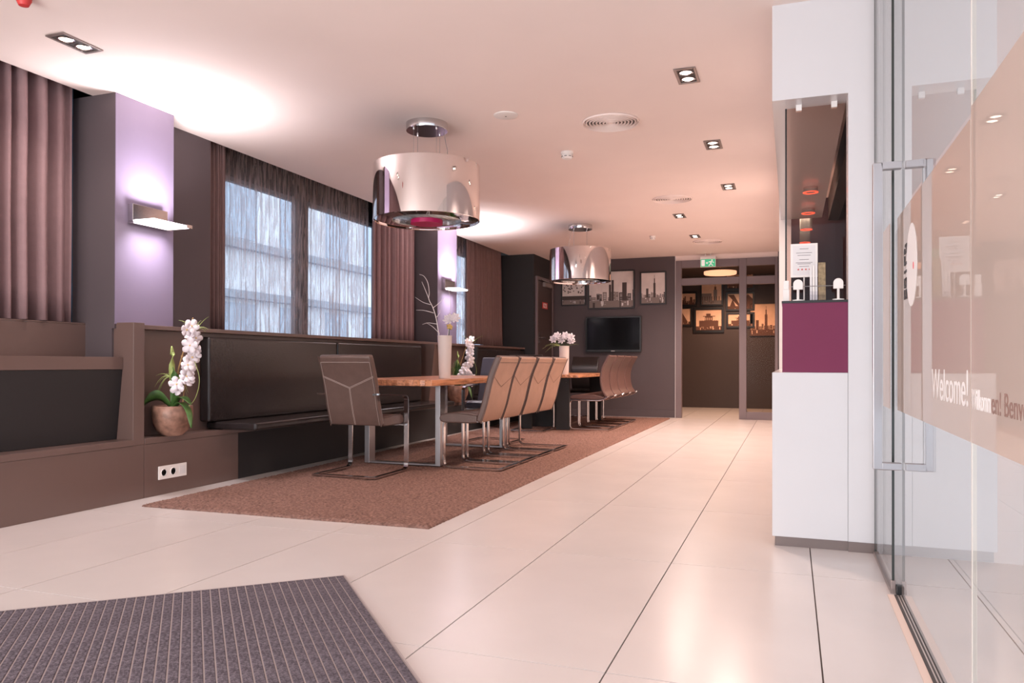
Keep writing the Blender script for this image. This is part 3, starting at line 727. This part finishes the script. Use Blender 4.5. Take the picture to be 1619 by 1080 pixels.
# ------------------------------------------------------------------ back wall: tv and pictures
tv=thing('television','wall-mounted flat black television below the three cityscape pictures','television',(-2.757,12.5,1.35))
B(-.466,.466,-.07,-.03,-.295,.295).build('casing','blackp',tv,bevel=.006)
B(-.44,.44,-.072,-.0705,-.255,.272).build('screen','black_gloss',tv)
B(-.15,.15,-.03,0,-.12,.12).build('wall_mount','blackp',tv)
B(-.03,.03,-.073,-.0705,-.279,-.273).build('badge','plastic',tv)
def picture(x0,x1,z0,z1,yw,label,seed,kind='tower',warm=False,fw=.02,grp='cityscape pictures',mount=.0):
    cx,cz=(x0+x1)/2,(z0+z1)/2; w,h=(x1-x0)/2,(z1-z0)/2
    t=thing('framed_picture',label,'picture',(cx,yw,cz),0,grp)
    f=MB(); f.box(-w,-w+fw,-.03,-.001,-h,h); f.box(w-fw,w,-.03,-.001,-h,h); f.box(-w+fw,w-fw,-.03,-.001,-h,-h+fw); f.box(-w+fw,w-fw,-.03,-.001,h-fw,h)
    f.build('frame','pframe',t,bevel=.002)
    iw,ih=w-fw,h-fw
    B(-iw,iw,-.012,-.002,-ih,ih).build('print_sheet','skyw' if warm else 'sky',t)
    r=random.Random(seed); m=MB(); y=-.0125
    def q(a,b,c,d,mi,dy=0):
        a=max(-iw,a);b=min(iw,b);c=max(-ih,c);d=min(ih,d)
        if b>a and d>c: m.m=mi; m.box(a,b,y-.0004-dy,y+.0005-dy,c,d)
    base=-ih*.62
    q(-iw,iw,-ih,base,1)
    for k in range(26): 
        a=r.uniform(-iw,iw); q(a,a+r.uniform(.02,.10)*iw,-ih+r.random()*ih*.3,-ih+r.random()*ih*.35+.01,r.choice([0,1,2]),.0006)
    if kind in('skyline','tower'):
        x=-iw
        while x<iw:
            bw=r.uniform(.05,.13)*iw*1.6; hh=r.uniform(.18,.62)*ih*(1.0 if kind=='skyline' else .6)
            q(x,x+bw,base,base+hh,r.choice([0,1,1]),.0008+.0001*r.random())
            for j in range(int(hh/(.05*ih))):
                if r.random()<.6: q(x+bw*.2,x+bw*.8,base+j*.05*ih+.01*ih,base+j*.05*ih+.025*ih,2,.0014)
            x+=bw+r.uniform(0,.06)*iw
        if kind=='skyline':
            for px,hh,bw in((.02,1.15,.10),(.5,1.0,.2),(-.1,.9,.1)): q(px*iw,px*iw+bw*iw,base,base+hh*ih,0,.002)
        else:
            q(.02*iw,.2*iw,base,base+.95*ih,0,.002); q(.07*iw,.15*iw,base+.95*ih,base+1.25*ih,0,.002); q(.10*iw,.12*iw,base+1.25*ih,base+1.48*ih,0,.002)
            q(-.6*iw,-.4*iw,base,base+.6*ih,0,.002)
    elif kind=='trees':
        for k in range(70):
            a=r.uniform(-iw,iw*.9); c=r.uniform(-.3,.9)*ih; q(a,a+.12*iw,c,c+.07*ih,r.choice([0,0,1,2]),.001+.0001*k/10)
        q(-iw,iw,-ih*.7,-ih*.45,0,.002)
    elif kind=='palace':
        q(-.75*iw,.75*iw,base,base+.55*ih,1,.0008)
        for k in range(9): q((-.7+k*.16)*iw,(-.66+k*.16)*iw,base,base+.6*ih,0,.0016)
        q(-.3*iw,.3*iw,base+.55*ih,base+.95*ih,0,.0010); q(-.45*iw,.5*iw,base+.95*ih,base+1.02*ih,0,.0014); q(-.2*iw,.15*iw,base+1.02*ih,base+1.25*ih,1,.0014)
        for k in range(4): q((-.25+k*.14)*iw,(-.2+k*.14)*iw,base+.6*ih,base+.85*ih,2,.0020)
    elif kind=='hall':
        q(-iw,0,base,base+.7*ih,1,.0008)
        for k in range(8): q((-.95+k*.24)*iw,(-.88+k*.24)*iw,base,base+.4*ih,0,.0016)
        q(.2*iw,.55*iw,base,base+1.05*ih,1,.0012); q(.28*iw,.47*iw,base+1.05*ih,base+1.35*ih,0,.0012); q(.35*iw,.4*iw,base+1.35*ih,base+1.55*ih,0,.0012)
    elif kind=='peak':
        m.m=0; m.prism([(-.6*iw,base),(.7*iw,base),(.15*iw,base+1.15*ih)],'y',y-.0015,y-.0005)
    elif kind=='gables':
        m.m=1; m.prism([(-iw,ih*.9),(-.1*iw,-.7*ih),(.05*iw,-.7*ih),(-.5*iw,ih*.9)],'y',y-.0015,y-.0005)
        m.m=0; m.prism([(.1*iw,base),(iw,base),(iw,ih*.3),(.6*iw,ih*.95)],'y',y-.0015,y-.0005); m.m=1; m.prism([(-.9*iw,-.9*ih),(-.3*iw,-.9*ih),(-.6*iw,.3*ih)],'y',y-.002,y-.0006)
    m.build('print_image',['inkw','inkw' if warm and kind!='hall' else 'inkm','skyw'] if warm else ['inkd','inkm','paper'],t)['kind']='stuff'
    return t
YB=12.5
picture(-3.66,-3.23,1.84,2.40,YB,'black framed monochrome picture half hidden behind the rear pendant',1,'trees')
picture(-3.195,-2.41,1.775,2.41,YB,'largest black framed skyline picture in the middle above the television',2,'skyline')
picture(-2.32,-1.895,1.83,2.365,YB,'black framed tower picture at the right above the television',3,'tower')
# corridor pictures (scaled to the far wall)
CP=[(1.87,2.30,-2.10,-1.75,'trees'),(2.02,2.45,-1.72,-1.26,'hall')]
k=CY/14.5
def zc(z): return .875+(z-.875)*k
cps=[(-2.1,-1.63,1.93,2.20,'skyline','small warm-lit skyline picture at the top left seen through the doorway',.035),
(-1.58,-1.17,1.93,2.36,'hall','warm-lit town hall picture at the top centre seen through the doorway',.03),
(-1.13,-.62,2.21,2.55,'trees','picture at the top right cut off by the door frame',.03),
(-1.12,-.62,1.83,2.17,'gables','warm-lit picture of pointed roofs at right, middle height, in the doorway',.035),
(-2.15,-1.72,1.56,1.92,'peak','warm-lit picture of a dark peak at lower left through the doorway',.035),
(-1.70,-1.15,1.44,1.905,'palace','largest warm-lit palace picture at lower centre through the doorway',.05),
(-1.11,-.62,1.52,1.80,'palace','small warm-lit picture of a colonnade at lower right through the doorway',.035),
(-.70,-.20,1.37,1.95,'tower','tall skyline picture seen through the glass panel right of the doorway',.004)]
for i,(a,b,c,d,kd,lb,fw) in enumerate(cps):
    picture(a*k,b*k,zc(c),zc(d),CY,lb,20+i,kd,True,fw,'pictures on the corridor wall')
rl=thing('round_ceiling_lamp','round glowing ceiling lamp seen above the doorway transom','lamp',(-1.10,13.05,2.35))
MB().lathe([(0,-.01),(.25,-.01),(.262,0),(.262,.04),(0,.045)],48,cap=False).build('shade','disc',rl)
MB().tube([(0,0,.045),(0,0,CZ-2.35)],.012,8).build('rod','chrome',rl)
spot('corridor_spot',(-1.1,13.05,2.30),130,(1,.62,.40),160,.6,.15)
spot('corridor_spot_far',(-1.0,14.5,2.5),150,(1,.60,.40),150,.6,.1)
# exit sign
ex=thing('exit_sign','green and white emergency exit sign hanging above the doorway','sign',(-1.225,12.35,2.48))
B(-.118,.118,-.012,.012,-.095,.075).build('housing','plastic',ex,bevel=.003)
B(-.112,.112,-.0135,-.012,-.088,.03).build('green_panel','green',ex)
pi=MB(); yy=(-.015,-.0134)
pi.prism([(-.10,-.075),(-.05,-.075),(-.05,.018),(-.10,.018)],'y',*yy)      # doorway
pi.prism([(.06+.012*math.cos(a),.008+.012*math.sin(a)) for a in [2*PI*k/12 for k in range(12)]],'y',*yy)   # head
pi.prism([(.04,-.005),(.062,-.008),(.05,-.045),(.032,-.04)],'y',*yy)
pi.prism([(.032,-.04),(.048,-.045),(.08,-.07),(.07,-.08)],'y',*yy); pi.prism([(.03,-.045),(.044,-.045),(.02,-.08),(.005,-.075)],'y',*yy)
pi.prism([(.04,-.006),(.036,-.018),(.01,-.022),(.008,-.012)],'y',*yy); pi.prism([(.06,-.01),(.066,-.02),(.09,-.03),(.092,-.02)],'y',*yy)
pi.prism([(-.035,-.03),(-.01,-.01),(-.01,-.024),(.0,-.024),(.0,-.036),(-.01,-.036),(-.01,-.05)],'y',*yy)
pi.build('pictogram','signw',ex)
MB().tube([(-.04,0,.075),(-.04,0,.119)],.006,8).tube([(.04,0,.075),(.04,0,.119)],.006,8).build('hangers','plastic',ex)
# side door in the far left corner (faces the room, plane x=-3.82)
sd=struct(B(-3.82,-3.80,11.62,12.40,0.005,2.20).build('door_2','bwall'))
fm=MB(); fm.box(-3.82,-3.785,11.565,11.61,0,2.26); fm.box(-3.82,-3.785,12.41,12.455,0,2.26); fm.box(-3.82,-3.785,11.61,12.41,2.21,2.26); fm.build('door_frame','dframe',sd,bevel=.002)
B(-3.80,-3.75,11.88,12.28,2.12,2.19).build('door_closer','greyd',sd,bevel=.003)
MB().bar([(-3.77,11.72,2.215),(-3.76,12.1,2.20)],(1,0,0),.02,.01).build('closer_arm','chrome',sd)
MB().tube([(-3.80,11.69,1.28),(-3.74,11.69,1.28),(-3.74,11.82,1.28)],.009,8).build('door_handle','chrome',sd)
B(-3.80,-3.795,11.675,11.705,1.20,1.36).build('handle_plate','chrome',sd)
fs=thing('fire_sign','small red and white fire equipment sign on the dark corner door','sign',(-3.798,12.0,1.815))
B(0,.003,-.14,.14,-.052,.052).build('plate','red',fs); B(.003,.004,-.085,.085,-.034,.034).build('white_field','paper',fs)
fg=MB(); fg.prism([(-.055,-.02),(-.02,-.02),(-.02,.022),(-.055,.022)],'x',.004,.005); fg.prism([(.005,-.024),(.05,-.024),(.04,.0),(.055,.018),(.028,.01),(.012,.026)],'x',.004,.005); fg.build('symbol','red',fs)
# ------------------------------------------------------------------ vases
def flower(r,n,name,root,loc,rot,layers=1,pm='petal'):
    m=MB()
    for L in range(layers):
        for k in range(n):
            a=2*PI*k/n+L*.5; rr=r*(1-.25*L); up=.25+.35*L
            c,s=math.cos(a),math.sin(a); pts=[]
            for (u,v) in((0,0),(.45,.34),(.8,.36),(1,.12),(1,-.12),(.8,-.36),(.45,-.34)):
                x=u*rr; y=v*rr*(1.1 if n<6 else .6); z=up*rr*(u*u)*.8-abs(v)*rr*.2; pts.append((x*c-y*s,x*s+y*c,z))
            mid=(.55*rr*c,.55*rr*s,.08*rr); m.add(pts+[mid],[(i,(i+1)%7,7) for i in range(7)],True)
    o=m.build(name,pm,root,solid=.0012); o.location=loc; o.rotation_euler=rot
    return o
def grassblade(m,p,d,L,droop,w=.004,seg=5):
    pts=[]
    for k in range(seg+1):
        t=k/seg; pts.append((p[0]+d[0]*L*t,p[1]+d[1]*L*t,p[2]+L*(d[2]*t-droop*t*t)))
    m.tube(pts,w,4,.0006)
v1=thing('vase','tall tapered white vase on the nearer table','vase',(-2.80,6.0,.741),0,'white vases on the tables')
MB().lathe([(.0,0),(.046,0),(.050,.01),(.061,.36),(.063,.368),(.059,.368),(.055,.33),(.045,.02),(0,.02)],40,cap=False).build('body','vase',v1)
k=1/4.5/184
def bp(l,dy=0,w=0): return smoothpts([((a-283)*k,dy+w*i,.368+(684-b)*k) for i,(a,b) in enumerate(l)],4)
br=thing('branch_arrangement','bleached bare branches and a white bloom standing in the tall vase','flowers',(-2.80,6.0,.741))
tw=MB()
tw.tube([(0,0,.03)]+bp([(240,680),(215,560),(185,480),(150,420),(150,370),(135,300),(100,250),(60,235)],-.01,.008),.0042,6,.0016)
for l in ([(155,425),(118,350),(85,290)],[(165,460),(100,440),(30,400)],[(190,520),(110,500),(40,495)],[(215,600),(140,590),(90,600)],[(238,670),(180,620),(128,592)],[(188,482),(225,452),(262,415)],[(215,550),(232,520),(230,495)]):
    tw.tube(bp(l,.01,.012),.0027,5,.0012)
tw.tube([(.005,0,.03)]+bp([(300,684),(312,600),(322,480),(316,410),(300,350)],.01,.004),.0022,5,.001)
tw.build('branches','twig',br)
MB().tube([(.02,.0,.03)]+bp([(315,684),(318,640),(325,600)]),.003,6).build('flower_stem','leaf',br)
flower(.055,7,'bloom',br,((318-283)*k,-.01,.368+(684-570)*k),(R(60),R(10),0),3)
flower(.05,7,'bloom',br,((360-283)*k,-.0,.368+(684-560)*k),(R(50),R(50),0),3)
flower(.03,5,'calyx',br,((325-283)*k,-.01,.368+(684-620)*k),(R(120),0,0),1,'petalc')
v2=thing('vase','shorter white vase on the farther table','vase',(-2.78,9.62,.728),0,'white vases on the tables')
MB().lathe([(.0,0),(.056,0),(.060,.01),(.066,.365),(.067,.37),(.062,.37),(.058,.33),(.052,.02),(0,.02)],40,cap=False).build('body','vase',v2)
fl=thing('flower_bouquet','white bouquet with pale drooping twigs in the far vase','flowers',(-2.78,9.62,.728))
g=MB()
rr=random.Random(5)
for a,L,dr in((3.0,.30,.6),(3.2,.33,.75),(3.4,.28,.9),(2.8,.26,.5),(3.6,.22,.6),(.2,.22,.5),(5.0,.15,.6),(3.1,.25,.2)):
    grassblade(g,(0,0,.33),(math.cos(a)*.9,math.sin(a)*.5,.75),L,dr,.0035)
g.build('drooping_twigs','leafp',fl)
g=MB()
for i,(x,z) in enumerate(((-.09,.50),(.02,.50),(.09,.48),(.10,.42),(-.14,.46),(-.03,.45))):
    g.tube([(0,0,.05),(x*.3,0,.37),(x,0,z)],.003,5)
    flower(.06,7,'bloom',fl,(x,-.01,z),(R(55+rr.uniform(-20,20)),R(rr.uniform(-30,30)),0),3)
g.build('stems','leaf',fl)
# ------------------------------------------------------------------ potted orchids
def orchid(loc,label,flip,seed,r=.125,scale=1.0,extra=False,rz=0):
    t=thing('potted_orchid',label,'plant',loc,rz,'potted white orchids')
    S=scale; rr=random.Random(seed)
    MB().lathe([(q*.865,z) for q,z in [(0,0),(.07*S,0),(.11*S,.03*S),(.142*S,.09*S),(.150*S,.14*S),(.147*S,.195*S),(.143*S,.20*S),(.137*S,.195*S),(.138*S,.14*S),(.1*S,.13*S),(0,.13*S)]],40,cap=False).build('pot','pot',t)
    MB().lathe([(0,.172*S),(.115*S,.170*S)],24,cap=False).build('soil','black',t)
    def leaf(pts,w,m='leaf',tilt=0):
        pts=smoothpts(pts,4); N=len(pts); vs=[];fs=[]
        for i,p in enumerate(pts):
            tt=i/(N-1); ww=w*math.sin(PI*(.12+.86*tt))**.7; d=(pts[min(i+1,N-1)]-pts[max(i-1,0)]); sd=Vector((-d.y,d.x,0)) 
            if sd.length<1e-5: sd=Vector((0,1,0))
            sd=(sd.normalized()+Vector((0,0,tilt))).normalized(); vs+= [p+sd*ww+Vector((0,0,ww*.3)),p,p-sd*ww+Vector((0,0,ww*.3))]
        for i in range(N-1):
            for q in(0,1): fs.append((i*3+q,i*3+q+1,(i+1)*3+q+1,(i+1)*3+q))
        MB().add([v*S for v in vs],fs,True).build('leaf',m,t,solid=.003)
    f=flip
    leaf([(0,-.01,.19),(-f*.05,-.06,.255),(-f*.10,-.11,.24),(-f*.13,-.15,.17)],.048,'leaf',f*1.0)
    leaf([(0,0,.17),(f*.06,-.02,.25),(f*.13,-.03,.25),(f*.20,-.05,.215)],.03)
    leaf([(0,0,.17),(f*.08,-.02,.22),(f*.16,-.03,.17),(f*.205,-.05,.06)],.026)
    leaf([(0,0,.17),(.02,-.01,.3),(.035,-.02,.40),(.03,-.03,.46)],.026)
    leaf([(0,0,.17),(f*.03,.01,.27),(f*.06,.02,.36)],.03)
    # tall closed green bud leaf
    leaf([(0,0,.30),(.01,-.02,.44),(.015,-.02,.54),(.01,-.02,.60)],.020,'leafp')
    st=smoothpts([(f*.08,0,.17),(f*.10,0,.32),(f*.15,0,.46),(f*.18,-.01,.60),(f*.16,-.02,.73)],5)
    MB().tube([p*S for p in st],.004,6,.002).build('flower_stem','stem',t)
    cane=[Vector((-f*.03,.02,.17)),Vector((f*.03,.02,.45)),Vector((f*.15,.02,.79))]
    c=MB().tube([p*S for p in cane],.0055,6,.004)
    for tt in(.2,.45,.62,.85):
        p=(cane[0].lerp(cane[1],tt*2) if tt<.5 else cane[1].lerp(cane[2],tt*2-1))*S
        c.tube([p-Vector((0,0,.006)),p,p+Vector((0,0,.006))],.008,6)
    c.build('bamboo_cane','stem',t)
    n=17
    for i in range(n):
        tt=i/(n-1); z=.32+.41*tt; x=f*(.105+.085*math.sin(tt*2.2))+rr.uniform(-.03,.03)
        fo=flower((.044+.012*rr.random())*S,5,'flower',t,(x*S,(-.03+rr.uniform(-.05,.03))*S,z*S),(R(78+rr.uniform(-30,25)),R(rr.uniform(-40,40)),R(43+rr.uniform(-35,35))),1)
        MB().lathe([(0,.010),(.005,.006),(.006,.0)],8,cap=False).build('flower_centre','petalc',fo)
    g=MB()
    for i in range(22):
        a=rr.uniform(0,2*PI); grassblade(g,(-f*.0*S,0,.38*S),(math.cos(a)*.8,math.sin(a)*.5,.7),rr.uniform(.10,.19)*S,rr.uniform(.5,1.6),.0032)
    for i in range(11):
        a=rr.uniform(0,2*PI); grassblade(g,(f*.19*S,0,.70*S),(math.cos(a)*.8,math.sin(a)*.5,.8),rr.uniform(.10,.18)*S,rr.uniform(.1,.9),.0028)
    g.build('grass_blades','leafp',t)['kind']='stuff'
    MB().tube([p*S for p in smoothpts([(f*.12,0,.18),(f*.22,-.03,.26),(f*.26,-.04,.38),(f*.22,-.04,.50)])],.0018,5).build('tendril','leafp',t)
    if extra:
        for i in range(10):
            fo=flower(.05*S,6,'flower',t,((.10+.12*rr.random())*S,-.06*S,(.22+.12*rr.random())*S),(R(70+rr.uniform(-25,25)),R(rr.uniform(-35,35)),0),2)
        for i in range(5): leaf([(0,0,.17),(-.03+.01*i,-.03,.3),(-.07+.02*i,-.05,.42+.02*i)],.016)
    return t
orchid((-3.912,4.07,.384),'white orchid in a round copper-brown pot on the bench beside the shelf unit',1,3)
for o in COL.objects: pass
orchid((-3.905,8.74,.384),'white orchid in a copper-brown pot behind the nearer table, by the second pillar',1,8,scale=1.06,extra=True)
# ------------------------------------------------------------------ glass sliding door on the right
XM=.387
gd=thing('sliding_glass_door','large clear sliding glass door leaf at the right with frosted band and steel handle','door',(XM,2.6,0))
def pg(mb,name,m,**kk): return part(mb,name,m,gd,**kk)
pg(B(XM-.004,XM+.004,1.985,3.885,.012,CZ-.003),'glass_pane','glass')
pg(B(XM-.0045,XM+.0045,1.977,1.985,.012,CZ-.003),'glass_edge','edgel')
pg(B(XM-.0062,XM-.0046,1.985,3.25,.698,1.43),'frosted_film','frost')
def handle(s):
    x=XM+s*.103; y=3.13; h=MB()
    h.bar([(XM+s*.0045,y,1.604),(x,y,1.604)],(0,0,1),.024,.03)
    return h
for s in(-1,1):
    x0,x1=sorted((XM+s*.073,XM+s*.103)); a0,a1=sorted((XM+s*.0065,XM+s*.073))
    h=MB(); h.box(x0,x1,3.115,3.145,.485,1.616); h.box(a0,a1,3.115,3.145,.485,.511); h.box(a0,a1,3.115,3.145,1.59,1.616)
    pg(h,'door_handle','steel',bevel=.002)
rl2=MB().box(XM-.014,XM+.014,3.225,3.255,0,.035); pg(rl2,'floor_guide','blackp',bevel=.004)
struct(B(XM-.022,XM-.012,-.5,3.22,0,.003).box(XM-.006,XM-.002,-.5,3.22,0,.003).box(XM+.004,XM+.007,-.5,3.22,0,.003).build('trim_5','slot'))
struct(B(XM-.045,XM-.022,-.5,3.22,0,.002).build('trim_6','beige'))
# second leaf nearer the camera
g2=thing('sliding_glass_door','second clear glass door leaf at the right edge carrying the brown greeting lettering','door',(XM+.0,1.2,0))
part(B(XM-.004,XM+.004,.35,1.974,.012,CZ-.003),'glass_pane','glass',g2)
part(B(XM-.0045,XM+.0045,1.974,1.9765,.012,CZ-.003),'glass_edge','edgel',g2)
part(B(XM-.0062,XM-.0046,.35,1.974,.698,1.455),'frosted_film','frost',g2)
# fixed side pane
fp=thing('fixed_glass_pane','narrow fixed glass side pane beside the white wall with a dark edge','glass',(.365,3.56,0))
def pf(mb,name,m,**kk): return part(mb,name,m,fp,**kk)
pf(B(.361,.369,3.25,3.875,.03,CZ-.003),'glass_pane','glass')
pf(B(.3605,.3695,3.245,3.25,.03,CZ-.003),'dark_edge','edge')
pf(B(.360,.370,3.875,3.889,0,CZ-.003),'wall_channel','edge')
pf(B(.355,.375,3.24,3.875,.0,.016),'bottom_rail','greyd')
pf(B(.357,.373,3.235,3.262,.0165,.05),'foot_clamp','greyd',bevel=.002)
pf(B(.3592,.3608,3.30,3.52,.70,1.42),'frosted_strip','frost')
# lettering (reads from the room, running towards the camera = -Y)
def text(body,name,m,root,y0,z0,h,width=None,shear=0):
    cu=bpy.data.curves.new(name,'FONT'); cu.body=body; cu.size=h/.7; cu.extrude=.0004
    tmp=bpy.data.objects.new(name,cu); COL.objects.link(tmp)
    dg=bpy.context.evaluated_depsgraph_get(); me=bpy.data.meshes.new_from_object(tmp.evaluated_get(dg)); COL.objects.unlink(tmp); bpy.data.objects.remove(tmp)
    w=max(v.co.x for v in me.vertices)
    sx=(width/w) if width else 1
    o=bpy.data.objects.new(name,me); COL.objects.link(o); me.materials.clear(); me.materials.append(M[m]); o.parent=root
    # local x -> world -Y, local y -> world Z, local z -> world -X
    mw=Matrix(((0,0,-1,XM-.0068),(-1,0,0,y0),(0,1,0,z0),(0,0,0,1)))@Matrix.Diagonal((sx,1,1,1))
    o.matrix_local=Matrix.Translation(-root.location)@mw
    return o
text('Welcome!','lettering','wwhite',gd,2.483,.777,.085,.475)
text('Willkomm','lettering','wwhite',g2,1.965,.775,.045,.17)
text('en! Benvenuti!','lettering','wbrown',g2,1.79,.775,.045,.37)
# round emblem: white disc with black glyph column and a pink dot
em=MB(); em.prism([(2.88+.118*math.cos(a),1.208+.14*math.sin(a)) for a in [2*PI*i/40 for i in range(40)]],'x',XM-.0078,XM-.0066)
pg(em,'emblem_disc','wwhite')
gl=MB()
def gbox(a,b,c,d): gl.box(XM-.0086,XM-.0070,a,b,c,d)
for c,parts in((1.135,((0,1,0,.3),(0,.3,.3,1),(.7,1,.3,1))),(1.175,((0,1,0,.28),(0,.28,.28,1),(0,1,.72,1),(.7,1,.28,.72))),(1.215,((0,1,.36,.64),)),(1.255,((0,1,0,.3),(.7,1,.3,1))),(1.295,((0,.3,0,1),(.3,.7,0,.3),(.3,.7,.7,1),(.7,1,0,.6)))):
    for (a,b2,c0_,d0_) in parts: gbox(2.985+.065*a,2.985+.065*b2,c-.032+.034*c0_,c-.032+.034*d0_)
pg(gl,'emblem_letters','wblack')
pg(MB().prism([(2.83+.012*math.cos(a),1.20+.012*math.sin(a)) for a in [2*PI*i/14 for i in range(14)]],'x',XM-.0086,XM-.0079),'emblem_dot','pink')
# ------------------------------------------------------------------ building across the street
fb=thing('building','pale building with ledges and tall windows seen through the sheer curtain','building',(-12,8,-1))
def pb(mb,name,m,**kk): return part(mb,name,m,fb,**kk)
pb(B(-12.6,-12,-12,40,-1,9),'wall','facade')
for z in(.2,2.35,3.5,6.2): pb(B(-12,-11.8,-12,40,z,z+.18),'ledge','facl')
me2=None
for z in(.5,3.75):
    for i in range(22):
        y=-8+i*2.0
        if me2 is None: o=pb(B(-12,-11.97,0,1.1,0,1.75),'facade_window','facw'); me2=o.data
        else: o=bpy.data.objects.new('facade_window',me2); COL.objects.link(o); o.parent=fb
        o.location=Vector((0,y,z))-fb.location
st=struct(B(-30,-4.72,-15,45,-1.2,-1).build('ground_street','facl'))
